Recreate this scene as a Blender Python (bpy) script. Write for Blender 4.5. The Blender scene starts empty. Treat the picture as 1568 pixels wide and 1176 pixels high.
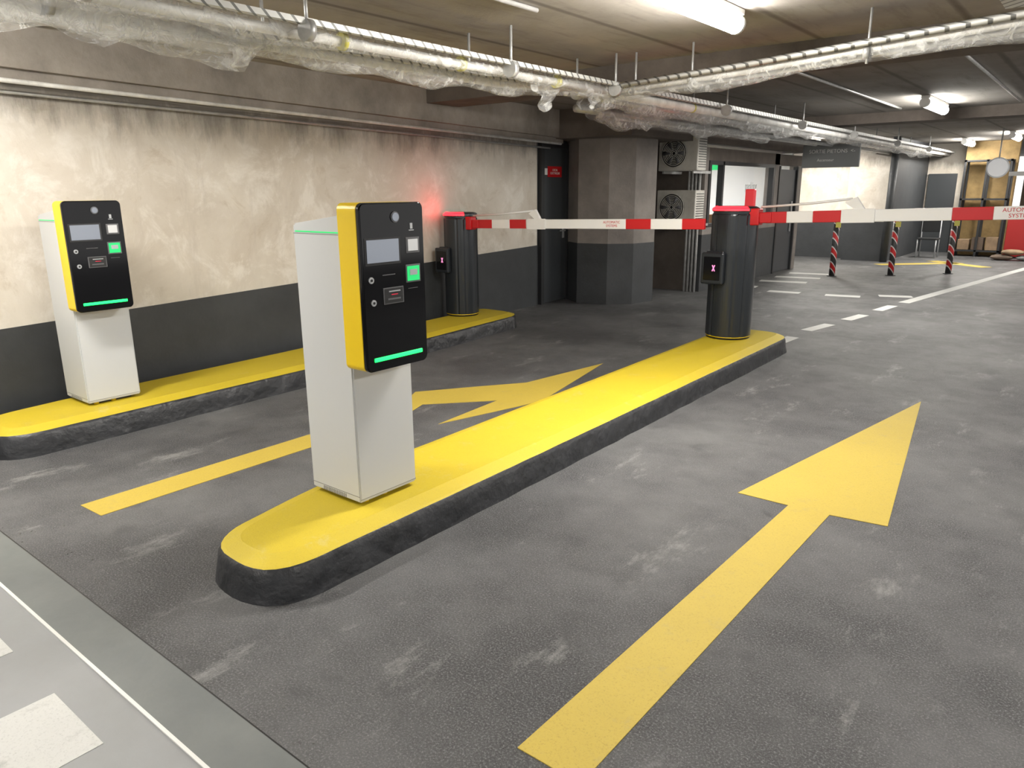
import bpy, bmesh, math, random
from mathutils import Vector, Matrix, noise as mnoise
random.seed(4)
S=bpy.context.scene
try:
    S.view_settings.view_transform='Standard'; S.view_settings.look='None'
except Exception: pass
COL=bpy.context.collection

# ------------------------------------------------------------ materials
def M(name,color,rough=.6,metal=0,spec=.5,emit=None,es=0,bump=0,bscale=30,var=0,vscale=3,coat=0):
    m=bpy.data.materials.new(name); m.use_nodes=True; nt=m.node_tree; N=nt.nodes; L=nt.links
    b=N['Principled BSDF']
    b.inputs['Base Color'].default_value=(*color,1); b.inputs['Roughness'].default_value=rough
    b.inputs['Metallic'].default_value=metal; b.inputs['Specular IOR Level'].default_value=spec
    b.inputs['Coat Weight'].default_value=coat
    if emit: b.inputs['Emission Color'].default_value=(*emit,1); b.inputs['Emission Strength'].default_value=es
    tc=N.new('ShaderNodeTexCoord')
    if var:
        n=N.new('ShaderNodeTexNoise'); n.inputs['Scale'].default_value=vscale; n.inputs['Detail'].default_value=8; n.inputs['Roughness'].default_value=.65
        L.new(tc.outputs['Object'],n.inputs['Vector'])
        r=N.new('ShaderNodeValToRGB'); r.color_ramp.elements[0].position=.3; r.color_ramp.elements[1].position=.7
        r.color_ramp.elements[0].color=(*[c*(1-var) for c in color],1); r.color_ramp.elements[1].color=(*[min(1,c*(1+var)) for c in color],1)
        L.new(n.outputs['Fac'],r.inputs[0]); L.new(r.outputs[0],b.inputs['Base Color'])
    if bump:
        n=N.new('ShaderNodeTexNoise'); n.inputs['Scale'].default_value=bscale; n.inputs['Detail'].default_value=6
        L.new(tc.outputs['Object'],n.inputs['Vector'])
        bp=N.new('ShaderNodeBump'); bp.inputs['Strength'].default_value=bump; bp.inputs['Distance'].default_value=.02
        L.new(n.outputs['Fac'],bp.inputs['Height']); L.new(bp.outputs[0],b.inputs['Normal'])
    return m

class NB:
    def __init__(s,name):
        s.m=bpy.data.materials.new(name); s.m.use_nodes=True; s.N=s.m.node_tree.nodes; s.L=s.m.node_tree.links
        s.b=s.N['Principled BSDF']; s.tc=s.N.new('ShaderNodeTexCoord').outputs['Object']
    def noise(s,scale,detail=8,rough=.6,vec=None,dist=0,stretch=None):
        n=s.N.new('ShaderNodeTexNoise'); n.inputs['Scale'].default_value=scale; n.inputs['Detail'].default_value=detail; n.inputs['Roughness'].default_value=rough; n.inputs['Distortion'].default_value=dist
        v=vec or s.tc
        if stretch:
            mp=s.N.new('ShaderNodeMapping'); mp.inputs['Scale'].default_value=stretch; s.L.new(v,mp.inputs[0]); v=mp.outputs[0]
        s.L.new(v,n.inputs['Vector']); return n.outputs['Fac']
    def ramp(s,f,stops):
        r=s.N.new('ShaderNodeValToRGB'); e=r.color_ramp.elements
        while len(e)<len(stops): e.new(.5)
        for i,(p,c) in enumerate(stops):
            e[i].position=p; e[i].color=(c,c,c,1) if not isinstance(c,tuple) else (*c,1)
        s.L.new(f,r.inputs[0]); return r.outputs[0]
    def mix(s,f,a,b,mode='MIX'):
        x=s.N.new('ShaderNodeMix'); x.data_type='RGBA'; x.blend_type=mode
        for sock,v in ((x.inputs[0],f),(x.inputs[6],a),(x.inputs[7],b)):
            if isinstance(v,(int,float)): sock.default_value=v
            elif isinstance(v,tuple): sock.default_value=(*v,1)
            else: s.L.new(v,sock)
        return x.outputs[2]
    def math(s,op,a,b):
        x=s.N.new('ShaderNodeMath'); x.operation=op
        for sock,v in zip(x.inputs,(a,b)):
            if isinstance(v,(int,float)): sock.default_value=v
            else: s.L.new(v,sock)
        return x.outputs[0]
    def bump(s,h,st=.3,d=.01):
        b=s.N.new('ShaderNodeBump'); b.inputs['Strength'].default_value=st; b.inputs['Distance'].default_value=d
        s.L.new(h,b.inputs['Height']); s.L.new(b.outputs[0],s.b.inputs['Normal'])
    def axis(s,i):
        x=s.N.new('ShaderNodeSeparateXYZ'); s.L.new(s.tc,x.inputs[0]); return x.outputs[i]

def asphalt():
    a=NB('asphalt')
    fine=a.noise(130,4,.85); big=a.noise(.8,7,.65); med=a.noise(4,9,.72)
    c=a.ramp(fine,[(.37,(.015,.015,.0165)),(.53,(.066,.066,.0685)),(.68,(.31,.31,.315))])
    c=a.mix(a.ramp(big,[(.40,0.0),(.66,.7)]),c,(.175,.175,.175))
    streak=a.noise(1.9,13,.8,stretch=(1.6,.6,1))
    c=a.mix(a.ramp(streak,[(.56,0.),(.70,.8)]),c,(.33,.33,.32))
    spots=a.noise(9,5,.6)
    c=a.mix(a.ramp(spots,[(.24,.55),(.31,0.)]),c,(.02,.02,.02))
    c=a.mix(a.ramp(med,[(.32,.5),(.44,0.)]),c,(.030,.030,.033))
    a.L.new(c,a.b.inputs['Base Color'])
    a.L.new(a.ramp(med,[(.3,.38),(.7,.60)]),a.b.inputs['Roughness']); a.bump(fine,.7,.008); return a.m
def painted_floor(name,base,dirt=(.18,.18,.16)):
    a=NB(name); n=a.noise(2.2,8,.65); f=a.noise(60,4,.6)
    c=a.mix(a.ramp(n,[(.4,0.),(.75,.5)]),base,dirt)
    a.L.new(c,a.b.inputs['Base Color']); a.b.inputs['Roughness'].default_value=.55; a.bump(f,.12,.004); return a.m
def road_paint(name,base,worn=(.12,.12,.11),amt=.5,grain=.6):
    a=NB(name); f=a.noise(130,4,.85); n=a.noise(7,9,.75); g=a.noise(1.5,6,.6)
    c=a.mix(a.ramp(g,[(.35,0.),(.7,.35)]),base,tuple(x*.75 for x in base))
    w=a.ramp(n,[(.57,0.),(.72,amt)])
    c=a.mix(w,c,worn); c=a.mix(a.ramp(f,[(.32,grain),(.46,0.)]),c,tuple(x*.5 for x in base))
    a.L.new(c,a.b.inputs['Base Color']); a.b.inputs['Roughness'].default_value=.6; a.bump(f,.4,.005); return a.m
def wall_concrete():
    a=NB('wall_concrete'); z=a.axis(2)
    n=a.noise(.9,10,.62,dist=.5); m=a.noise(2.4,13,.72,dist=.5); drip=a.noise(3.0,9,.75,stretch=(1,1,.22)); v_=a.noise(2.0,9,.7,stretch=(1,1.6,.35))
    c=a.mix(a.ramp(n,[(.35,0.),(.66,1.)]),(.71,.66,.58),(.55,.49,.41))
    c=a.mix(a.ramp(m,[(.50,0.),(.62,.6)]),c,(.80,.76,.695))
    c=a.mix(a.ramp(m,[(.34,.55),(.43,0.)]),c,(.46,.385,.295))
    c=a.mix(a.ramp(v_,[(.30,.35),(.42,0.)]),c,(.42,.37,.31))
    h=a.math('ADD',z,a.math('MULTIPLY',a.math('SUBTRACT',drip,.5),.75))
    c=a.mix(a.ramp(a.math('MULTIPLY',h,.4),[(.84,0.),(.93,.82)]),c,(.15,.135,.12))  # wall top: shade under the ledge painted in, together with ragged stains
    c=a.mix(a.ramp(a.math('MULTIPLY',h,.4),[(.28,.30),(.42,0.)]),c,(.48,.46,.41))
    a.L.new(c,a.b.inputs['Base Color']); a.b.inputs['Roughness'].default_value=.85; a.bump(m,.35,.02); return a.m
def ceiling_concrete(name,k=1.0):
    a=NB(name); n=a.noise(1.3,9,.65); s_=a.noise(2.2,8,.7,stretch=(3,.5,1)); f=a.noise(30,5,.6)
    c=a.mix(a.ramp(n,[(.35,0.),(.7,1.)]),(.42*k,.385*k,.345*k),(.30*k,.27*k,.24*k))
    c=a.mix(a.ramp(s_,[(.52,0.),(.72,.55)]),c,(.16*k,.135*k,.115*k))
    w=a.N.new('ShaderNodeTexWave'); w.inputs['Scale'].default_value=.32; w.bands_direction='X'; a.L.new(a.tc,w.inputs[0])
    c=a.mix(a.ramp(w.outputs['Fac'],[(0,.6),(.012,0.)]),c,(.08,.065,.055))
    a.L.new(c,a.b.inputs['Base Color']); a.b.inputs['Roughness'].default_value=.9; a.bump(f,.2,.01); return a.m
def plastic_wrap():
    a=NB('plastic_wrap'); f=a.noise(7,5,.6,dist=2.0)
    a.b.inputs['Base Color'].default_value=(.90,.90,.88,1); a.b.inputs['Roughness'].default_value=.2; a.b.inputs['Specular IOR Level'].default_value=.9
    t=a.N.new('ShaderNodeBsdfTransparent'); mx=a.N.new('ShaderNodeMixShader'); o=a.N['Material Output']
    a.L.new(a.ramp(f,[(.36,.14),(.52,.26),(.64,.55)]),mx.inputs[0]); a.L.new(t.outputs[0],mx.inputs[1]); a.L.new(a.b.outputs[0],mx.inputs[2]); a.L.new(mx.outputs[0],o.inputs[0])
    a.bump(f,.7,.04); return a.m
def perforated():
    a=NB('perforated_steel'); 
    w=a.N.new('ShaderNodeTexWave'); w.inputs['Scale'].default_value=7.5; w.bands_direction='DIAGONAL'; a.L.new(a.tc,w.inputs[0])
    c=a.mix(a.ramp(w.outputs['Fac'],[(.10,1.),(.18,0.)]),(.68,.68,.66),(.16,.16,.155))
    a.L.new(c,a.b.inputs['Base Color']); a.b.inputs['Metallic'].default_value=.15; a.b.inputs['Roughness'].default_value=.4; return a.m

ASPH=asphalt(); FCON=painted_floor('grey_floor_paint',(.245,.25,.255),(.18,.18,.175)); STRIP=painted_floor('joint_cover',(.115,.125,.122),(.20,.21,.20))
YEL=road_paint('yellow_road_paint',(.50,.37,.055),(.33,.28,.12),.5); WHT=road_paint('white_road_paint',(.56,.56,.54),(.24,.24,.23),.55)
YISL=road_paint('yellow_island_paint',(.56,.425,.018),(.55,.47,.18),.6,.35)
CURB=M('black_curb_paint',(.018,.019,.022),.42,bump=1.0,bscale=9,var=.4,vscale=8)
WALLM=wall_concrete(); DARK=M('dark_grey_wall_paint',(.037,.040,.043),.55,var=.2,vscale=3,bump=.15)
CEIL=ceiling_concrete('ceiling_concrete'); CEIL2=ceiling_concrete('ceiling_concrete_dark',.62); BEAMM=M('brown_beam_concrete',(.27,.24,.21),.9,var=.3,vscale=2.5,bump=.3); LINTEL=M('brown_lintel',(.12,.10,.085),.85,var=.3,vscale=2)  # CEIL2: same concrete pattern in a darker tone, for the far slab
BEAM2=M('dark_beam',(.13,.11,.095),.9,var=.3,vscale=2.5,bump=.3)  # cross beams, darker brown than the wall beam
COLM=M('column_paint',(.21,.187,.17),.75,var=.3,vscale=1.6,bump=.2)
BODY=M('kiosk_grey_paint',(.52,.53,.53),.42,bump=.03,bscale=200)
BODY2=M('kiosk_seam',(.2,.2,.2),.6)
KYEL=M('kiosk_yellow',(.76,.53,.004),.35)
GLASS=M('kiosk_black_glass',(.004,.004,.005),.09,spec=.35)
SCR=M('kiosk_screen',(.12,.13,.15),.15,emit=(.55,.6,.7),es=.28)
GREEN=M('green_led',(0,.4,.1),.4,emit=(.012,1,.11),es=3.0)
GREEN2=M('green_led_dim',(0,.3,.1),.4,emit=(.03,1,.22),es=.55)
RED=M('red_led',(.6,0,.01),.4,emit=(1,.004,.006),es=22)
SLOTR=M('slot_red_led',(.4,0,.02),.4,emit=(1,.05,.1),es=.35)
PINK=M('pink_display',(.3,.05,.1),.4,emit=(1,.30,.6),es=1.3)
BTN=M('button_grey',(.45,.46,.47),.3,metal=.4); SLOT=M('slot_dark_grey',(.10,.10,.105),.4); BLK=M('black_plastic',(.012,.012,.013),.4)
PYL=M('anthracite_metal',(.022,.026,.031),.30,metal=.3,coat=.2)
ARED=M('arm_red',(.52,.006,.010),.35); AWHT=M('arm_white',(.80,.79,.77),.35)
STEEL=M('galvanised_steel',(.52,.52,.51),.35,metal=.4,var=.2,vscale=12); PIPE=M('white_pipe',(.74,.73,.70),.4,var=.25,vscale=6)
WRAP=plastic_wrap(); PERF=perforated(); TAPE=M('yellow_tape',(.6,.55,.12),.5)
LAMP=M('lamp_diffuser',(1,1,1),.5,emit=(1,.965,.90),es=84); LBODY=M('lamp_body',(.8,.8,.78),.5)
DOORM=M('door_dark_grey',(.045,.05,.055),.5); FRAME=M('frame_black',(.02,.021,.023),.45)
OFFW=M('office_white',(.8,.8,.78),.7); WOOD=M('plywood',(.30,.20,.08),.7,var=.3,vscale=5); BROWN=M('brown_wall',(.10,.07,.05),.8,var=.3)
ACM=M('ac_casing',(.58,.56,.51),.5,var=.15,vscale=5); SIGNG=M('sign_grey',(.16,.165,.165),.5); TXT=M('sign_text',(.6,.6,.58),.5)
CARD=M('cardboard',(.22,.15,.09),.8,var=.3,vscale=6)
gl=bpy.data.materials.new('window_glass'); gl.use_nodes=True
_n=gl.node_tree.nodes; _l=gl.node_tree.links; _t=_n.new('ShaderNodeBsdfTransparent'); _g=_n.new('ShaderNodeBsdfGlossy'); _g.inputs['Roughness'].default_value=.03
_m=_n.new('ShaderNodeMixShader'); _m.inputs[0].default_value=.08; _l.new(_t.outputs[0],_m.inputs[1]); _l.new(_g.outputs[0],_m.inputs[2]); _l.new(_m.outputs[0],_n['Material Output'].inputs[0])

# ------------------------------------------------------------ geometry helpers
def obj(name,bm,mats,parent=None,smooth=False):
    me=bpy.data.meshes.new(name); bm.normal_update(); bm.to_mesh(me); bm.free()
    for m in (mats if isinstance(mats,(list,tuple)) else [mats]): me.materials.append(m)
    if smooth:
        for p in me.polygons: p.use_smooth=True
    o=bpy.data.objects.new(name,me); COL.objects.link(o)
    if parent: o.parent=parent
    return o
def empty(name,loc=(0,0,0),rz=0):
    e=bpy.data.objects.new(name,None); e.location=loc; e.rotation_euler=(0,0,rz); e.empty_display_size=.1; COL.objects.link(e); return e
def box(name,a,b,mat,parent=None,bev=0,seg=2):
    bm=bmesh.new(); bmesh.ops.create_cube(bm,size=1)
    s=[b[i]-a[i] for i in range(3)]; c=[(b[i]+a[i])/2 for i in range(3)]
    for v in bm.verts: v.co=Vector([v.co[i]*s[i]+c[i] for i in range(3)])
    if bev: bmesh.ops.bevel(bm,geom=bm.edges[:],offset=bev,segments=seg,profile=.5,affect='EDGES')
    return obj(name,bm,mat,parent)
def prism(name,poly,z0,z1,mat,parent=None,bev=0):
    bm=bmesh.new(); lo=[bm.verts.new((*p,z0)) for p in poly]; hi=[bm.verts.new((*p,z1)) for p in poly]
    bm.faces.new(lo[::-1]); bm.faces.new(hi); n=len(poly)
    for i in range(n): bm.faces.new((lo[i],lo[(i+1)%n],hi[(i+1)%n],hi[i]))
    bmesh.ops.recalc_face_normals(bm,faces=bm.faces[:])
    return obj(name,bm,mat,parent)
def cyl(name,p,q,r,mat,parent=None,seg=24,smooth=True,r2=None):
    p=Vector(p); q=Vector(q); d=q-p; bm=bmesh.new()
    bmesh.ops.create_cone(bm,cap_ends=True,segments=seg,radius1=r,radius2=r if r2 is None else r2,depth=d.length)
    mat4=Matrix.Translation((p+q)/2)@d.to_track_quat('Z','Y').to_matrix().to_4x4(); bmesh.ops.transform(bm,matrix=mat4,verts=bm.verts)
    o=obj(name,bm,mat,parent)
    if smooth:
        for f in o.data.polygons: f.use_smooth=len(f.vertices)==4
    return o
def tube(name,pts,r,mat,parent=None,seg=12,wob=0,step=.04,sag=0,seedz=0):
    P=[]
    for a,b in zip(pts[:-1],pts[1:]):
        a=Vector(a); b=Vector(b); n=max(1,int((b-a).length/step)) if wob else 1
        for i in range(n): P.append(a.lerp(b,i/n))
    P.append(Vector(pts[-1])); bm=bmesh.new(); rings=[]
    for i,c in enumerate(P):
        d=(P[min(i+1,len(P)-1)]-P[max(i-1,0)]).normalized()
        sx=d.cross(Vector((0,0,1))); sx=sx.normalized() if sx.length>.01 else Vector((1,0,0)); sy=sx.cross(d)
        ring=[]
        for k in range(seg):
            t=2*math.pi*k/seg; rr=r
            if wob:
                nz=.9*mnoise.noise(Vector((c.x*2+seedz+math.cos(t),c.y*2.2,math.sin(t)+seedz)))+.30*mnoise.noise(Vector((c.x*6+math.cos(t)*.8,c.y*6,math.sin(t)*.8+seedz)))
                rr=r*(1+wob*nz)
                if math.sin(t)<0: rr*=1+sag*max(0,.3+mnoise.noise(Vector((c.x*1.5,c.y*1.5,seedz))))
            ring.append(bm.verts.new(c+sx*math.cos(t)*rr+sy*math.sin(t)*rr))
        rings.append(ring)
    for a,b in zip(rings[:-1],rings[1:]):
        for k in range(seg): bm.faces.new((a[k],a[(k+1)%seg],b[(k+1)%seg],b[k]))
    if not wob: bm.faces.new(rings[0][::-1]); bm.faces.new(rings[-1])
    bmesh.ops.recalc_face_normals(bm,faces=bm.faces[:])
    return obj(name,bm,mat,parent,True)
def text(name,body,size,mat,loc,rot,parent=None):
    c=bpy.data.curves.new(name,'FONT'); c.body=body; c.size=size; c.align_x='CENTER'; c.align_y='CENTER'; c.extrude=.0008
    c.materials.append(mat); o=bpy.data.objects.new(name,c); COL.objects.link(o); o.location=loc; o.rotation_euler=rot
    if parent: o.parent=parent
    return o

# ------------------------------------------------------------ floor
box('floor',(-12,1.03,-.1),(9,34,0),ASPH)
box('floor_concrete',(-12,-7,-.1),(9,.85,0),FCON)
box('floor_joint_cover',(-12,.85,-.1),(9,1.03,.003),STRIP)
box('trim_joint_edge',(-12,.838,0),(9,.85,.006),M('joint_white_edge',(.65,.65,.63),.4))
box('trim_joint_shadow_gap',(-12,1.03,0),(9,1.036,.002),BLK)
cw=empty('crosswalk_marking')
for i,x in enumerate([-4.88,-4.11,-3.34,-2.58,-1.82,-1.06]): box('stripe_%d'%i,(x,.15,.0),(x+.38,.70,.002),WHT,cw)
def mark(name,polys,mat):
    e=empty(name)
    for i,p in enumerate(polys): prism('paint_%d'%i,p,0,.003,mat,e)
    return e
mark('yellow_lane_arrow',[[(-1.18,1.48),(-.95,1.48),(-.93,3.79),(-.66,3.83),(-.99,6.43),(-1.42,3.78),(-1.14,3.78)]],YEL)
mark('yellow_lane_arrow',[[(-4.18,1.42),(-3.95,1.43),(-3.97,3.6),(-4.10,3.95),(-3.70,4.40),(-3.64,3.66),(-3.40,4.6),(-3.72,6.05),(-3.86,5.0),(-4.14,4.60),(-4.42,4.18),(-4.2,3.8)]],YEL)
def seg(p,q,w):
    p=Vector(p);q=Vector(q);n=(q-p).normalized();n=Vector((-n.y,n.x))*w/2
    return [tuple(p-n),tuple(q-n),tuple(q+n),tuple(p+n)]
mark('white_lane_line',[seg((-2.72,7.95),(-2.69,8.5),.14),seg((-2.70,9.0),(-2.60,9.6),.14),seg((-2.53,10.05),(-2.45,10.6),.14),seg((-2.40,11.1),(-2.33,11.7),.14),seg((-2.27,12.1),(-1.30,18.9),.15),seg((-1.3,18.9),(-1.1,20.2),.15)],WHT)
mark('white_stop_line',[seg((-4.35,12.25),(-3.85,12.3),.22),seg((-3.45,12.3),(-2.95,12.4),.22),seg((-2.75,12.7),(-2.3,12.85),.22),seg((-5.0,12.6),(-4.7,12.65),.25),seg((-5.0,13.6),(-4.2,13.75),.25),seg((-5.0,14.4),(-4.2,14.55),.25),seg((-5.0,15.2),(-4.2,15.35),.25)],WHT)
mark('yellow_far_marking',[seg((-4.0,18.0),(-2.6,19.4),.3),seg((-3.2,19.6),(-2.0,18.6),.3)],YEL)
bm=bmesh.new()
for i in range(60):
    x=random.uniform(-4.5,0); y=1.045+abs(random.gauss(0,.11)); s=random.uniform(.002,.005)
    if y>1.36: continue
    r=bmesh.ops.create_icosphere(bm,subdivisions=1,radius=s)
    for v in r['verts']: v.co=Vector((v.co.x*random.uniform(.7,1.6)+x,v.co.y*random.uniform(.7,1.5)+y,v.co.z*.6+s*.45))
obj('gravel_bits',bm,M('grit',(.16,.155,.15),.9))

# ------------------------------------------------------------ left wall
def xw(y): return -6.03-.06*y
def wallstrip(name,ys,z0f,z1f,mat,off=0,thick=.2):
    bm=bmesh.new(); fr=[]
    for y in ys: fr.append([bm.verts.new((xw(y)+off,y,z0f(y))),bm.verts.new((xw(y)+off,y,z1f(y))),bm.verts.new((xw(y)-thick,y,z1f(y))),bm.verts.new((xw(y)-thick,y,z0f(y)))])
    for a,b in zip(fr[:-1],fr[1:]):
        for k in range(4): bm.faces.new((a[k],a[(k+1)%4],b[(k+1)%4],b[k]))
    bm.faces.new(fr[0]); bm.faces.new(fr[-1][::-1]); bmesh.ops.recalc_face_normals(bm,faces=bm.faces[:])
    return obj(name,bm,mat)
def pl(y): return .67+.0235*max(y,-4)
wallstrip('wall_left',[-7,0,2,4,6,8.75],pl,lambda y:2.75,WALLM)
wallstrip('wall_left_lower_paint',[-7,0,2,4,6,8.75],lambda y:0,pl,DARK,off=.004)
def lz(y): return 2.46-.0135*y
wallstrip('beam_left',[-7,0,2,4,6,9.2],lambda y:lz(y)+.04,lambda y:2.75,BEAMM,off=.22,thick=0)
wallstrip('trim_left',[-7,0,2,4,6,9.2],lambda y:lz(y)-.03,lambda y:lz(y)+.04,BEAMM,off=.16,thick=0)
d=empty('door_1',(0,0,0))
wallstrip('wall_left_far',[8.75,9.7,12],lambda y:0,lambda y:2.75,DARK)
def onwall(y,off,z): return (xw(y)+off,y,z)
def wbox(name,y0,y1,z0,z1,o0,o1,mat,parent): 
    bm=bmesh.new(); v=[bm.verts.new(onwall(y,o,z)) for z in(z0,z1) for (y,o) in((y0,o0),(y1,o0),(y1,o1),(y0,o1))]
    for f in((0,1,2,3),(4,7,6,5),(0,4,5,1),(1,5,6,2),(2,6,7,3),(3,7,4,0)): bm.faces.new([v[i] for i in f])
    bmesh.ops.recalc_face_normals(bm,faces=bm.faces[:]); return obj(name,bm,mat,parent)
wbox('frame_left',8.78,8.86,0,2.31,.0,.06,FRAME,d); wbox('frame_right',9.5,9.56,0,2.31,.0,.06,FRAME,d); wbox('frame_top',8.86,9.5,2.25,2.31,.0,.06,FRAME,d)
wbox('leaf',8.86,9.5,.01,2.25,0,.03,DOORM,d)
wbox('handle_plate',9.40,9.44,.95,1.15,.03,.045,BTN,d); wbox('handle',9.30,9.44,1.05,1.07,.05,.07,BTN,d)
wbox('danger_sign',8.98,9.36,1.84,1.99,.03,.036,ARED,d); wbox('warning_plate',8.88,8.97,1.87,1.96,.03,.036,AWHT,d)
text('danger_text','LOCAL\nELECTRIQUE',.045,AWHT,onwall(9.17,.04,1.915),(math.pi/2,0,math.pi/2+.06),d)

# column
cp=[(-6.62,9.58),(-6.2,9.28),(-5.74,9.38),(-5.46,9.64),(-5.38,10.12),(-6.6,10.12)]
cl=empty('concrete_column'); prism('shaft',cp,.89,2.75,COLM,cl); 
cx=-6.0;cy=9.8
prism('painted_base',[((x-cx)*1.006+cx,(y-cy)*1.006+cy) for x,y in cp],0,.89,DARK,cl)

# recess + office wall
box('wall_recess',(-6.6,11.5,0),(-5.35,11.7,2.75),LINTEL)
ow=empty('wall_office')
def oxbox(name,y0,y1,z0,z1,mat,t=.18,p=None,x=-5.25): return box(name,(x-t,y0,z0),(x,y1,z1),mat,p or ow)
oxbox('pier_upper',11.5,11.62,.93,2.3,COLM); oxbox('pier_lower',11.5,11.62,0,.93,DARK)
oxbox('sill_lower',11.62,14.6,0,.93,DARK); oxbox('sill_upper',11.62,14.6,.93,1.05,COLM)
oxbox('pier2_upper',14.6,14.85,.93,2.3,COLM); oxbox('pier2_lower',14.6,14.85,0,.93,DARK)
oxbox('head',11.62,16.2,2.10,2.3,LINTEL)
oxbox('end_pier',15.95,16.2,0,2.10,COLM)
w=empty('window_1')
for n,(y0,y1,z0,z1) in {'frame_left':(11.62,11.70,1.05,2.10),'frame_right':(14.50,14.6,1.05,2.10),'mullion':(12.15,12.21,1.05,2.10),'frame_top':(11.70,14.50,2.04,2.10),'frame_bottom':(11.70,14.50,1.05,1.10)}.items(): oxbox(n,y0,y1,z0,z1,FRAME,.1,w,-5.23)
oxbox('pane',11.70,14.50,1.10,2.04,gl,.01,w,-5.3)
text('window_lettering','parking',.19,BTN,(-5.285,13.55,1.70),(math.pi/2,0,math.pi/2),w)
d2=empty('door_2'); oxbox('leaf',14.91,15.89,0.01,2.02,DOORM,.05,d2,-5.27); oxbox('frame_a',14.85,14.91,0,2.08,FRAME,.1,d2,-5.23); oxbox('frame_b',15.89,15.95,0,2.08,FRAME,.1,d2,-5.23)
oxbox('pull',15.70,15.74,.8,1.4,BTN,.02,d2,-5.24)
box('wall_office_back',(-8.0,11.7,0),(-7.9,16.2,2.5),OFFW); box('wall_office_side',(-7.9,16.1,0),(-5.45,16.2,2.5),OFFW)
box('wall_office_side_near',(-7.9,11.7,0),(-5.45,11.75,2.5),OFFW)
box('ceiling_office',(-8.0,11.7,2.5),(-5.43,16.2,2.55),OFFW)
ex=empty('exit_sign'); box('panel',(-6.3,13.6,2.0),(-5.9,13.63,2.12),GREEN2,ex); cyl('rod',(-6.1,13.615,2.12),(-6.1,13.615,2.5),.008,BTN,ex)
box('reception_counter',(-6.9,12.4,0),(-6.5,14.8,1.15),WOOD,None,.01)
box('beam_office',(-6.7,9.0,2.36),(-5.18,16.3,2.75),LINTEL)

# ------------------------------------------------------------ far background
bg=empty('wall_far_lobby')
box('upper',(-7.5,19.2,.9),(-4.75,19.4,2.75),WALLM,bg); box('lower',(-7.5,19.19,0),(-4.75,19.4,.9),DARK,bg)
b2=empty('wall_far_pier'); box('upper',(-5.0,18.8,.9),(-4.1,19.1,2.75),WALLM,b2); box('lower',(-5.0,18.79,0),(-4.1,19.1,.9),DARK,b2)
box('wall_far_side_upper',(-4.2,19.1,0),(-4.05,22.5,2.75),DARK)
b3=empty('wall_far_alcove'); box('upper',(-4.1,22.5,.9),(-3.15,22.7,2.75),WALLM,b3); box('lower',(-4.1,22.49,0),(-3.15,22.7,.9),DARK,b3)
box('door_3',(-4.0,22.44,0),(-3.35,22.49,2.0),DOORM)
box('wall_far_wood',(-3.15,22.0,0),(-2.05,22.2,2.75),WOOD); box('wall_far',(-2.05,24,0),(9,24.2,2.75),BROWN)
cyl('far_pillar',(-4.05,18.7,0),(-4.05,18.7,2.75),.08,DARK)
sh=empty('storage_shelving')
for x in(-3.08,-2.62,-2.14): 
    for y in (21.4,21.85): box('upright_%.2f_%.2f'%(x,y),(x,y,0),(x+.05,y+.05,2.3),FRAME,sh)
for k,zz in enumerate((.12,1.35,2.25)): box('shelf_%d'%k,(-3.08,21.4,zz),(-2.09,21.9,zz+.04),FRAME,sh)
for j in range(3):
    x=-3.0+j*.30; h=random.uniform(.18,.33); box('carton_%d'%j,(x,21.45,.16),(x+.25,21.8,.16+h),[CARD,BROWN,CARD][j],sh,.008)
rc=empty('red_storage_cabinet'); box('carcass',(-2.0,21.3,.04),(-1.0,21.8,1.12),M('cabinet_red',(.30,.012,.012),.4),rc,.015)
box('plinth',(-1.98,21.32,0),(-1.02,21.78,.04),BLK,rc); box('door_gap',(-1.505,21.294,.08),(-1.495,21.30,1.08),BLK,rc)
for x in(-1.56,-1.44): cyl('knob_%.2f'%x,(x,21.27,.62),(x,21.30,.62),.02,BTN,rc)
bs=empty('cement_bags')
for i,(x,y,z) in enumerate(((-1.95,20.7,.07),(-1.45,20.75,.07),(-1.75,20.72,.19))):
    bm=bmesh.new(); bmesh.ops.create_cube(bm,size=1); bmesh.ops.subdivide_edges(bm,edges=bm.edges[:],cuts=4,use_grid_fill=True)
    for v in bm.verts:
        p=v.co*2; v.co=Vector((x+p.x*.22*(1-.06*p.z*p.z),y+p.y*.15*(1-.08*p.z*p.z),z+p.z*.065*max(.2,1-.45*(abs(p.x)**3+abs(p.y)**3))))
    obj('bag_%d'%i,bm,[BROWN,SIGNG,CARD][i],bs,True)
m=empty('round_traffic_sign'); cyl('disc',(-1.95,17.5,2.02),(-1.95,17.53,2.02),.17,M('sign_disc',(.8,.8,.8),.5,emit=(1,1,1),es=.25),m,32); cyl('rim',(-1.95,17.535,2.02),(-1.95,17.55,2.02),.195,BTN,m,32); cyl('hanger',(-1.95,17.54,2.02),(-1.95,17.54,2.749),.012,STEEL,m)
hb=empty('hanging_barrier_arm')  # distant barrier arm, built as striped bands hung on chains
for i in range(8): box('band_%d'%i,(-1.75+i*.3,17.5,1.86),(-1.45+i*.3,17.55,1.94),ARED if i%2 else AWHT,hb)
for x in(-1.5,.4): cyl('chain_%.1f'%x,(x,17.52,1.94),(x,17.52,2.75),.008,STEEL,hb)
hs=empty('hanging_sign'); box('panel',(-4.72,14.5,2.02),(-3.72,14.55,2.42),SIGNG,hs,.006)
text('label','SORTIE PIETONS  <-',.09,TXT,(-4.2,14.49,2.30),(math.pi/2,0,0),hs); text('label2','Ascenseur',.07,TXT,(-4.3,14.49,2.15),(math.pi/2,0,0),hs)
for x in(-4.6,-3.85): cyl('rod_%.2f'%x,(x,14.52,2.42),(x,14.52,2.749),.01,STEEL,hs)
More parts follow.
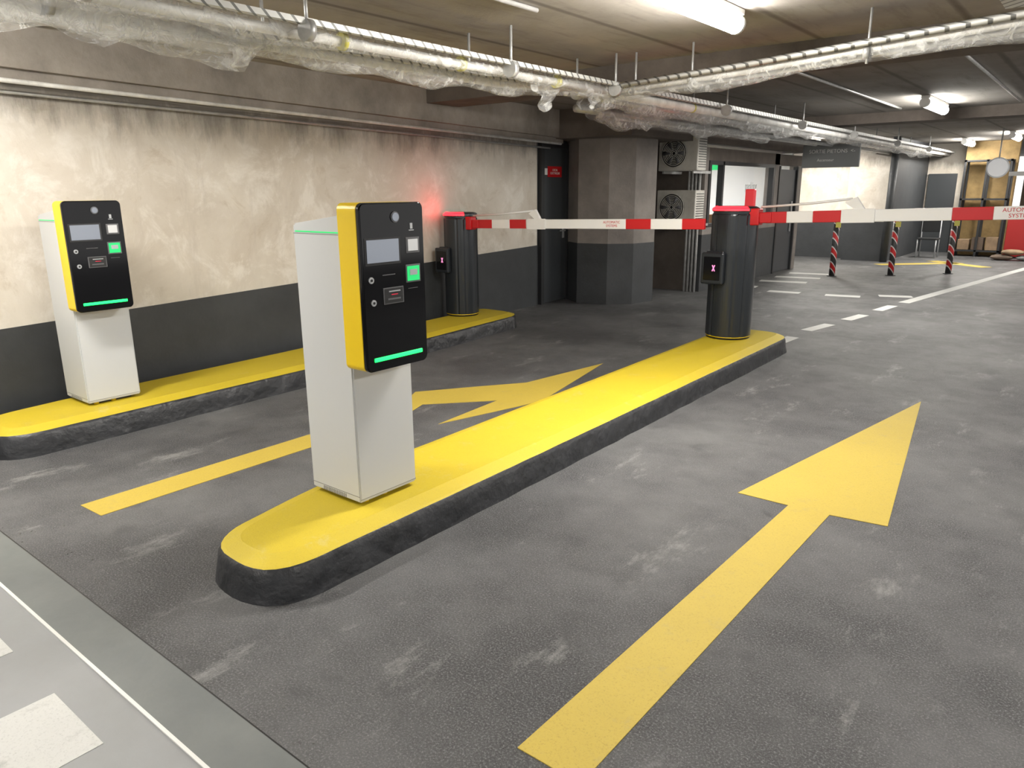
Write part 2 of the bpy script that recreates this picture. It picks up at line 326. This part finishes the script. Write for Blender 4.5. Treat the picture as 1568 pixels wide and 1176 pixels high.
def stripes():
    a=NB('bollard_stripes'); w=a.N.new('ShaderNodeTexWave'); w.inputs['Scale'].default_value=2.2; w.bands_direction='DIAGONAL'; a.L.new(a.tc,w.inputs[0])
    c=a.mix(a.ramp(w.outputs['Fac'],[(.44,0.),(.46,1.)]),(.03,.03,.03),(.65,.62,.6))
    c=a.mix(a.ramp(w.outputs['Fac'],[(.72,0.),(.74,1.)]),c,(.5,.02,.02))
    a.L.new(c,a.b.inputs['Base Color']); return a.m
STR=stripes()
for (x,y) in((-4.15,15.1),(-3.27,15.85),(-2.44,16.85)):
    e=empty('striped_bollard',(x,y,0)); cyl('post',(0,0,0.01),(0,0,1.06),.055,STR,e); cyl('cap',(0,0,1.06),(0,0,1.10),.058,FRAME,e,r2=.03); cyl('foot',(0,0,0),(0,0,.012),.09,FRAME,e)
    box('reflector',(.0,-.07,.93),(.09,-.055,1.03),TAPE,e)
ch=empty('chair',(-3.5,20.6,0)); 
for x in(-.2,.2):
    for y in(-.2,.2): cyl('leg_%.1f_%.1f'%(x,y),(x,y,0),(x,y,.45 if y<0 else .9),.015,BTN,ch)
box('seat',(-.22,-.22,.43),(.22,.22,.47),FRAME,ch,.01); box('back',(-.2,.18,.6),(.2,.215,.9),FRAME,ch,.01)

# AC units
def ac(z):
    e=empty('air_conditioner_unit',(-5.42,11.0,z)); box('casing',(-.33,-.15,0),(.33,.17,.52),ACM,e,.015)
    cyl('fan_recess',(-.06,-.153,.26),(-.06,-.150,.26),.21,FRAME,e,32)
    for k in range(6):
        t=k*math.pi/3; c=Vector((-.06,-.157,.26)); dd=Vector((math.cos(t),0,math.sin(t)))
        cyl('blade_%d'%k,c+dd*.03,c+dd*.17,.012,SLOT,e,8,r2=.04)
    for r in(.03,.055,.08,.105,.13,.155,.18,.208):
        n=32; pts=[(-.06+r*math.cos(2*math.pi*i/n),-.17,.26+r*math.sin(2*math.pi*i/n)) for i in range(n+1)]; tube('guard_%.3f'%r,pts,.006,ACM,e,6)
    for k in range(12): box('fin_%d'%k,(.331,-.12,.05+k*.037),(.336,.14,.06+k*.037),BLK,e)
    for x in(-.25,.25): box('bracket_%.2f'%x,(x-.015,-.13,-.04),(x+.015,.5,0),STEEL,e)
ac(1.93); ac(1.12)
cb=empty('wall_cable_duct'); 
for i in range(4): cyl('pipe_%d'%i,(-5.28+.06*i-.2,11.42,0),(-5.28+.06*i-.2,11.42,2.3),.022,STEEL,cb)

# ------------------------------------------------------------ traffic islands
def rounded(outline,rads,n=10):
    out=[]; N=len(outline)
    for i in range(N):
        p=Vector(outline[i]); a=Vector(outline[i-1]); b=Vector(outline[(i+1)%N]); r=rads[i]
        if not r: out.append(p); continue
        p0=p+(a-p).normalized()*r; p1=p+(b-p).normalized()*r
        for k in range(n+1):
            t=k/n; out.append(p0*(1-t)**2*1+p*2*t*(1-t)+p1*t*t)
    return out
def inset(P,dist):
    out=[]; N=len(P)
    for i in range(N):
        a,p,b=P[i-1],P[i],P[(i+1)%N]; t=(b-a).normalized(); out.append(p+Vector((-t.y,t.x))*dist)
    return out
def resample(P,step=.06):
    # uniform arc-length resampling of the closed outline
    Q=[p for i,p in enumerate(P) if (p-P[i-1]).length>1e-4]; L=[0]
    for i in range(len(Q)): L.append(L[-1]+(Q[(i+1)%len(Q)]-Q[i]).length)
    n=int(L[-1]/step); out=[]; j=0
    for k in range(n):
        s=L[-1]*k/n
        while L[j+1]<s: j+=1
        out.append(Q[j].lerp(Q[(j+1)%len(Q)],(s-L[j])/(L[j+1]-L[j])))
    return out
def island(name,outline,rads):
    P=resample(rounded(outline,rads)); bm=bmesh.new(); n=len(P)
    prof=[(0.0,0,0),(.012,.06,0),(.018,.125,0),(.032,.152,0),(.045,.158,1),(.12,.18,1)]
    rings=[]
    for j,(d_,z,mi) in enumerate(prof):
        Q=inset(P,d_); ring=[]
        for i,q in enumerate(Q):
            w_=0 if mi and j>4 else 1
            nz=mnoise.noise(Vector((q.x*5,q.y*5,z*6)))*.009*w_
            ring.append(bm.verts.new((q.x+nz,q.y+nz,max(0,z+(nz*.4 if j else 0)))))
        rings.append(ring)
    for j in range(len(rings)-1):
        for i in range(n):
            f=bm.faces.new((rings[j][i],rings[j][(i+1)%n],rings[j+1][(i+1)%n],rings[j+1][i])); f.material_index=1 if j>=3 else 0; f.smooth=j<3
    f=bm.faces.new(rings[-1]); f.material_index=1
    e=empty(name); obj('kerb_and_top',bm,[CURB,YISL],e); return e
i1=island('traffic_island',[(-2.39,1.42),(-2.40,3.0),(-2.46,7.85),(-3.24,7.85),(-3.12,3.0),(-3.11,2.20),(-2.95,1.41)],[.27,0,.3,.3,0,.2,.27])
island('traffic_island',[(-5.22,1.36),(-5.30,3.9),(-5.62,7.25),(-6.36,7.25),(-6.1,3.9),(-6.0,2.1),(-5.90,1.37)],[.30,0,.3,.25,0,.2,.27])

# ------------------------------------------------------------ kiosks (front faces +X)
READ=M('reader',(.50,.50,.50),.3,emit=(.9,.9,.9),es=.15)
def kiosk(ox,oy):
    e=empty('parking_ticket_kiosk',(ox,oy,.18))
    bm=bmesh.new()
    v=[bm.verts.new(p) for p in((-.39,0,.02),(-.02,0,.02),(-.02,.37,.02),(-.39,.37,.02),(-.39,0,1.33),(-.02,0,1.375),(-.02,.37,1.375),(-.39,.37,1.33))]
    for f in((3,2,1,0),(4,5,6,7),(0,1,5,4),(1,2,6,5),(2,3,7,6),(3,0,4,7)): bm.faces.new([v[i] for i in f])
    bmesh.ops.bevel(bm,geom=bm.edges[:],offset=.008,segments=2,affect='EDGES'); obj('body',bm,BODY,e)
    box('base_plinth',(-.34,.05,0),(-.07,.32,.02),BLK,e)
    for i,(x,y) in enumerate(((-.04,.04),(-.04,.16),(-.34,.04))): cyl('fixing_%d'%i,(x-.03,y+.03,0),(x-.03,y+.03,.02),.018,KYEL,e,12)
    box('door_seam',(-.021,.004,.035),(-.0188,.366,.038),BODY2,e)
    box('side_seam',(-.385,-.001,.05),(-.025,.001,.053),BODY2,e); box('lid_seam',(-.385,-.001,1.285),(-.03,.001,1.288),BODY2,e)
    for k in range(14): box('vent_%d'%k,(-.30+.013*k,-.0015,.025),(-.294+.013*k,.001,.046),BODY2,e)
    box('side_led',(-.37,-.002,1.293),(-.05,.002,1.299),GREEN2,e)
    def slab(name,x0,x1,y0,y1,z0,z1,r,mat,bev):
        P=[]
        for cy_,cz_,a0 in((y1-r,z1-r,0),(y0+r,z1-r,90),(y0+r,z0+r,180),(y1-r,z0+r,270)):
            for k in range(9):
                t=math.radians(a0+k*11.25); P.append((cy_+r*math.cos(t),cz_+r*math.sin(t)))
        b=bmesh.new(); A=[b.verts.new((x0,*p)) for p in P]; B=[b.verts.new((x1,*p)) for p in P]; n=len(P)
        b.faces.new(A); fB=b.faces.new(B[::-1])
        for i in range(n): b.faces.new((A[i],B[i],B[(i+1)%n],A[(i+1)%n]))
        bmesh.ops.recalc_face_normals(b,faces=b.faces[:])
        if bev: bmesh.ops.bevel(b,geom=[ed for ed in fB.edges],offset=bev,segments=3,affect='EDGES')
        return obj(name,b,mat,e)
    Y0,Y1,Z0,Z1=-.03,.345,.69,1.425
    slab('yellow_housing',-.02,.105,Y0,Y1,Z0,Z1,.03,KYEL,.004)
    slab('glass_front',.105,.125,Y0,Y1,Z0,Z1,.03,GLASS,.006)
    W=Y1-Y0; Hh=Z1-Z0
    def fb(name,u0,u1,v0,v1,mat,t=.003,bev=0): return box(name,(.1245,Y0+W*u0,Z1-Hh*v1),(.1255+t,Y0+W*u1,Z1-Hh*v0),mat,e,bev)
    fb('screen_bezel',.05,.60,.20,.36,BLK,.001); fb('screen',.08,.57,.212,.345,SCR,.003)
    yc=Y0+W*.53; zc=Z1-Hh*.085; cyl('camera_ring',(.125,yc,zc),(.130,yc,zc),.024,SLOT,e); cyl('camera_lens',(.130,yc,zc),(.134,yc,zc),.018,SCR,e)
    fb('pictogram',.77,.81,.125,.16,BTN,.001); fb('pictogram_base',.75,.83,.165,.17,BTN,.001)
    fb('reader_frame',.69,.91,.21,.305,SLOT,.002,.001); fb('reader_glass',.72,.88,.222,.292,READ,.004)
    fb('contactless_frame',.67,.91,.375,.485,SLOT,.002,.001); fb('contactless_pad',.69,.89,.385,.475,GREEN2,.004); fb('contactless_card',.73,.85,.405,.44,BTN,.006)
    for n_,(u_,v_) in {'intercom':(.12,.445),'help_button':(.14,.58)}.items():
        y_=Y0+W*u_; z_=Z1-Hh*v_; cyl(n_,(.125,y_,z_),(.131,y_,z_),.014,BTN,e); cyl(n_+'_centre',(.131,y_,z_),(.133,y_,z_),.006,BLK,e)
    fb('slot_panel',.30,.62,.50,.60,SLOT,.002,.001); fb('slot_panel_inner',.315,.605,.506,.594,BLK,.003); fb('card_slot',.38,.56,.52,.527,BTN,.005); fb('ticket_slot',.36,.56,.565,.575,SLOT,.005); fb('slot_led',.42,.52,.541,.546,SLOTR,.004)
    fb('label',.30,.5,.42,.425,SLOT,.001); fb('speaker_mark',.70,.86,.52,.523,SLOT,.001)
    fb('green_light_bar',.11,.89,.915,.94,GREEN,.006,.003)
    return e
kiosk(-2.60,2.09); kiosk(-5.485,2.03)

# ------------------------------------------------------------ barrier pylons
def pylon(ox,oy,bands,armz,slope,hinge):
    e=empty('parking_barrier',(ox,oy,.18)); R=.225
    cyl('foot_ring',(0,0,0),(0,0,.03),R-.01,BLK,e,48); cyl('foot_trim',(0,0,.02),(0,0,.028),R-.004,KYEL,e,48)
    bm=bmesh.new(); rings=[]
    for r,z in((R,.03),(R,1.22),(R-.004,1.235),(R-.012,1.24),(R-.012,1.255),(R,1.26),(R-.002,1.29),(R-.03,1.305),(R-.08,1.31)):
        ring=[]
        for k in range(64):
            t=2*math.pi*k/64; rr=r
            for g in(-.55,-1.05,-2.1,-2.6):
                if abs(((t-g+math.pi)%(2*math.pi))-math.pi)<.05 and z<1.23: rr-=.010
            ring.append(bm.verts.new((rr*math.cos(t),rr*math.sin(t),z)))
        rings.append(ring)
    for a,b in zip(rings[:-1],rings[1:]):
        for k in range(64): bm.faces.new((a[k],a[(k+1)%64],b[(k+1)%64],b[k]))
    bm.faces.new(rings[0][::-1]); bm.faces.new(rings[-1]); h=obj('housing',bm,PYL,e)
    bm=bmesh.new(); n=24; vs=[]
    for k in range(n+1):
        t=math.radians(-165+k*130/n); vs.append([bm.verts.new((rr*math.cos(t),rr*math.sin(t),z)) for rr,z in((R+.003,1.268),(R+.003,1.286),(R-.03,1.308),(R-.05,1.308))])
    for a,b in zip(vs[:-1],vs[1:]):
        for k in range(3): bm.faces.new((a[k],b[k],b[k+1],a[k+1]))
    bmesh.ops.recalc_face_normals(bm,faces=bm.faces[:]); obj('red_light_strip',bm,RED,e)
    dx=-.085
    box('display_bracket',(dx-.09,-R-.02,.55),(dx+.09,-R+.08,.88),PYL,e,.01)
    box('display_box',(dx-.115,-R-.075,.56),(dx+.115,-R-.01,.87),PYL,e,.015); box('display_face',(dx-.085,-R-.079,.60),(dx+.085,-R-.073,.83),GLASS,e,.004)
    for sx in(-1,1): 
        o=box('display_mark_%d'%sx,(-.005,-.001,-.032),(.005,.002,.032),PINK,e); o.location=(dx+.02,-R-.081,.72); o.rotation_euler=(0,sx*.4,0)
    z=armz-.18; ang=math.atan(slope)
    hub=empty('arm_pivot',(R,-.05,z)); hub.parent=e; hub.rotation_euler=(0,-ang,0)
    box('hub_plate',(-.06,-.06,-.07),(.05,.06,.09),ARED,hub,.012); cyl('hub_boss',(-.1,0,0),(.02,0,0),.06,FRAME,hub)
    box('clamp',(.03,-.035,-.05),(.16,.035,.05),ARED,hub,.008)
    x=.10
    for i,(ln,c) in enumerate(bands):
        box('arm_band_%d'%i,(x,-.022,-.052),(x+ln,.022,.052),c,hub,.004,1); x+=ln
    box('hinge_plate',(hinge-.14,-.035,-.06),(hinge+.14,-.022,.06),AWHT,hub,.003)
    tube('stay_rod',[(.05,-.0,.10),(hinge*.55,0,.12),(hinge-.06,0,.15)],.011,AWHT,hub,8)
    bm=bmesh.new(); P=[(hinge-.12,.12),(hinge-.02,.165),(hinge+.05,.06),(hinge+.16,.05),(hinge-.02,.05)]
    A=[bm.verts.new((a,-.02,b)) for a,b in P]; B=[bm.verts.new((a,.02,b)) for a,b in P]; bm.faces.new(A); bm.faces.new(B[::-1])
    for i in range(5): bm.faces.new((A[i],B[i],B[(i+1)%5],A[(i+1)%5]))
    bmesh.ops.recalc_face_normals(bm,faces=bm.faces[:]); obj('hinge_lever',bm,AWHT,hub)
    return e,hub
R_,W_=ARED,AWHT
e1,h1=pylon(-2.95,7.22,[(.20,R_),(.24,W_),(.30,R_),(.82,W_),(.29,R_),(1.0,W_),(.32,R_),(.6,W_)],1.38,.035,.93)
e2,h2=pylon(-6.12,6.64,[(.28,R_),(.29,W_),(.26,R_),(1.40,W_),(.31,R_),(.37,W_),(.25,R_)],1.345,.020,1.09)
e2.scale=(.90,.90,.94)
text('arm_label','AUTOMATIC\nSYSTEMS',.045,ARED,(2.14,-.0235,0),(math.pi/2,0,0),h1); text('arm_label','AUTOMATIC\nSYSTEMS',.038,ARED,(2.15,-.0235,0),(math.pi/2,0,0),h2)
tl=empty('traffic_signal_light',(-3.03,7.78,.18)); cyl('post',(0,0,-.01),(0,0,1.30),.02,FRAME,tl); box('lamp',(-.05,-.03,1.29),(.05,.03,1.47),M('signal_red',(.45,.03,.03),.4,emit=(1,.03,.05),es=.35),tl,.01)

# ------------------------------------------------------------ ceiling & services
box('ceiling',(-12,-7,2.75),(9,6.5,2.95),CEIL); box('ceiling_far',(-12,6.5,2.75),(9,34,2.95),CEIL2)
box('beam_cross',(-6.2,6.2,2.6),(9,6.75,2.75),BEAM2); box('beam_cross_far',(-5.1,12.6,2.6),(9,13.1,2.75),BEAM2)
pb=empty('ceiling_pipes')
box('strut_a',(-3.47,-3,2.495),(-3.43,5.8,2.525),PERF,pb); tube('pipe_a',[(-3.55,-3,2.47),(-3.58,5.75,2.47)],.028,PIPE,pb)
tube('pipe_b',[(-3.92,-3,2.47),(-3.84,4.6,2.45),(-3.62,5.6,2.47)],.038,PIPE,pb); box('strut_b',(-3.80,2.4,2.46),(-3.76,5.5,2.50),PERF,pb)
tube('wrap_b',[(-3.92,-3,2.46),(-3.84,4.6,2.44),(-3.65,5.7,2.47)],.064,WRAP,pb,18,.5,.03,.8,3)
tube('wrap_a',[(-3.55,-1.0,2.47),(-3.56,5.75,2.47)],.046,WRAP,pb,14,.5,.03,.6,9)
tube('wrap_c',[(-3.97,-1,2.47),(-3.93,2.5,2.45)],.090,WRAP,pb,18,.5,.035,.8,21)
tube('pipe_main',[(-3.62,5.7,2.47),(-3.62,23,2.47)],.045,PIPE,pb); tube('pipe_main2',[(-3.78,5.9,2.45),(-3.78,23,2.45)],.035,STEEL,pb)
box('strut_main',(-3.54,5.8,2.50),(-3.49,23,2.54),PERF,pb)
tube('wrap_main',[(-3.70,5.7,2.46),(-3.70,12,2.46),(-3.70,20,2.46)],.09,WRAP,pb,14,.5,.045,.7,5)
tube('pipe_c',[(-4.25,6.3,2.42),(-4.2,22,2.42)],.04,STEEL,pb)
tube('pipe_d',[(-4.5,7.5,2.45),(-4.5,22,2.45)],.05,PIPE,pb)
tube('wrap_e',[(-4.2,6.5,2.41),(-4.2,11,2.41)],.075,WRAP,pb,14,.5,.045,1.0,15)
for i,y in enumerate((-1,1.5,2.6,4.3,5.7,8,10.5,13,16,19)):
    for x in(-3.45,-3.84):
        cyl('rod_%d_%.2f'%(i,x),(x,y,2.42),(x,y,2.749),.010,STEEL,pb,8); cyl('collar_%d_%.2f'%(i,x),(x,y-.02,2.47),(x,y+.02,2.47),.056,STEEL,pb,16)
cr=empty('ceiling_cross_pipe')
C0,C1,C2,C3=(-3.7,5.82,2.47),(-2.3,5.62,2.49),(-.64,5.2,2.53),(1.5,4.7,2.56)
def sh_(p,dy,dz): return (p[0],p[1]+dy,p[2]+dz)
tube('pipe',[C0,C1,C2,C3],.028,PIPE,cr); tube('pipe_lower',[sh_(C0,.08,-.03),sh_(C1,.08,-.03),sh_(C2,.08,-.03),sh_(C3,.08,-.03)],.018,STEEL,cr)
tube('strut',[sh_(C0,-.08,.02),sh_(C1,-.08,.03),sh_(C2,-.08,.02),sh_(C3,-.08,.02)],.022,PERF,cr,4)
tube('wrap',[sh_(C0,.02,-.01),sh_(C1,.02,-.01),sh_(C2,.02,-.01),sh_(C3,.02,-.01)],.056,WRAP,cr,14,.5,.03,.8,33)
for i,(x,y) in enumerate(((-3.3,5.77),(-2.75,5.68),(-1.4,5.38),(.2,5.0))):
    cyl('rod_%d'%i,(x,y,2.42),(x,y,2.749),.009,STEEL,cr,8); cyl('collar_%d'%i,(x-.02,y,2.49),(x+.02,y,2.49),.045,STEEL,cr,16)
fl=pb
def flap(x,y,z,w,h,sd):
    bm=bmesh.new(); n=10; g=[[None]*(n+1) for _ in range(n+1)]
    for i in range(n+1):
        for j in range(n+1):
            u_=i/n; v_=j/n; ww=w*(1-.6*v_); nz=mnoise.noise(Vector((u_*3+sd,v_*3,sd)))*.08
            g[i][j]=bm.verts.new((x+nz+.03*v_,y+(u_-.5)*ww,z-h*v_*(.6+.4*math.sin(u_*3+sd))))
    for i in range(n):
        for j in range(n): bm.faces.new((g[i][j],g[i+1][j],g[i+1][j+1],g[i][j+1]))
    obj('scrap_%d'%sd,bm,WRAP,fl,True)
flap(-3.62,4.95,2.44,.40,.20,1); flap(-3.6,5.6,2.44,.25,.14,2); flap(-3.84,3.9,2.42,.5,.13,3); flap(-3.84,2.4,2.44,.4,.12,4); flap(-3.9,1.6,2.42,.7,.10,5); flap(-4.15,7.5,2.38,.5,.12,7)
for i,(x,y,z) in enumerate(((-3.92,1.1,2.46),(-3.56,2.9,2.47),(-3.57,3.9,2.47),(-3.57,5.0,2.47),(-3.62,7.5,2.47))): cyl('tape_%d'%i,(x,y,z),(x,y+.03,z),.048,TAPE,fl,14)
ct=empty('cable_tray'); box('bottom',(-.62,-2,2.55),(-.12,4.9,2.56),PERF,ct); box('side_a',(-.62,-2,2.56),(-.60,4.9,2.62),STEEL,ct); box('side_b',(-.14,-2,2.56),(-.12,4.9,2.62),STEEL,ct)
for k in range(5): cyl('cable_%d'%k,(-.55+.09*k,-2,2.585),(-.55+.09*k,4.9,2.585),.018,BLK,ct,8)
for y in(1,4.5): 
    for x in(-.61,-.13): cyl('rod_%.1f_%.2f'%(y,x),(x,y,2.6),(x,y,2.749),.006,STEEL,ct,8)
for x,y0 in((-3.0,-1),(-1.2,7.0),(-2.6,7.0)): tube('ceiling_conduit',[(x,y0,2.73),(x,y0+5,2.73)],.014,STEEL)
wc=empty('wall_conduit'); tube('tube_a',[onwall(-6,.25,lz(-6)-.05),onwall(9,.25,lz(9)-.05)],.016,PIPE,wc); tube('tube_b',[onwall(-6,.06,lz(-6)-.10),onwall(9,.06,lz(9)-.10)],.013,STEEL,wc)

# ------------------------------------------------------------ lamps
def lamp(x,y,ln=1.3,power=55,rot=0,col=(1,.96,.89)):
    e=empty('fluorescent_lamp',(x,y,0),rot); box('housing',(-.05,-ln/2,2.71),(.05,ln/2,2.748),LBODY,e,.008)
    cyl('diffuser',(0,-ln/2+.03,2.665),(0,ln/2-.03,2.665),.058,LAMP,e,20)
    for s in(-1,1): cyl('end_cap_%d'%s,(0,s*(ln/2-.015)-.015,2.665),(0,s*(ln/2-.015)+.015,2.665),.060,LBODY,e,20)
    if power:
        l=bpy.data.lights.new('tube_light','AREA'); l.shape='RECTANGLE'; l.size=.12; l.size_y=ln; l.energy=power; l.color=col
        o=bpy.data.objects.new('tube_light',l); COL.objects.link(o); o.parent=e; o.location=(0,0,2.60)
lamp(-2.08,4.2,1.4,95); lamp(-2.05,11.3,power=95); lamp(-1.9,19.2,power=70)
lamp(-2.2,-2.0,power=45); lamp(-4.55,.8,power=62); lamp(1.8,1.5,power=45); lamp(2.0,7.5,power=90); lamp(2.0,14,power=90); lamp(-5.6,17.6,power=75); lamp(-3.0,21,power=45); lamp(1.0,21,power=50)
ol=bpy.data.lights.new('office_light','AREA'); ol.size=1.2; ol.energy=320; oo=bpy.data.objects.new('office_light',ol); COL.objects.link(oo); oo.location=(-6.7,13.5,2.45)
W=bpy.data.worlds.new('w'); S.world=W; W.use_nodes=True; W.node_tree.nodes['Background'].inputs[0].default_value=(.97,.95,.92,1); W.node_tree.nodes['Background'].inputs[1].default_value=1.25

# ------------------------------------------------------------ camera
yaw,pit,rol=math.radians(38.835),math.radians(14.726),math.radians(-.407)
fw=Vector((-math.sin(yaw)*math.cos(pit),math.cos(yaw)*math.cos(pit),-math.sin(pit)))
r=Vector((math.cos(yaw),math.sin(yaw),0)); u=r.cross(fw)
r2=r*math.cos(rol)+u*math.sin(rol); u2=-r*math.sin(rol)+u*math.cos(rol)
cam=bpy.data.cameras.new('camera'); cam.sensor_width=36; cam.sensor_fit='HORIZONTAL'; cam.lens=36*1125.9/1568; cam.clip_start=.02
co=bpy.data.objects.new('camera',cam); COL.objects.link(co)
mm=Matrix((r2,u2,-fw)).transposed().to_4x4(); mm.translation=Vector((0,0,1.65)); co.matrix_world=mm
S.camera=co
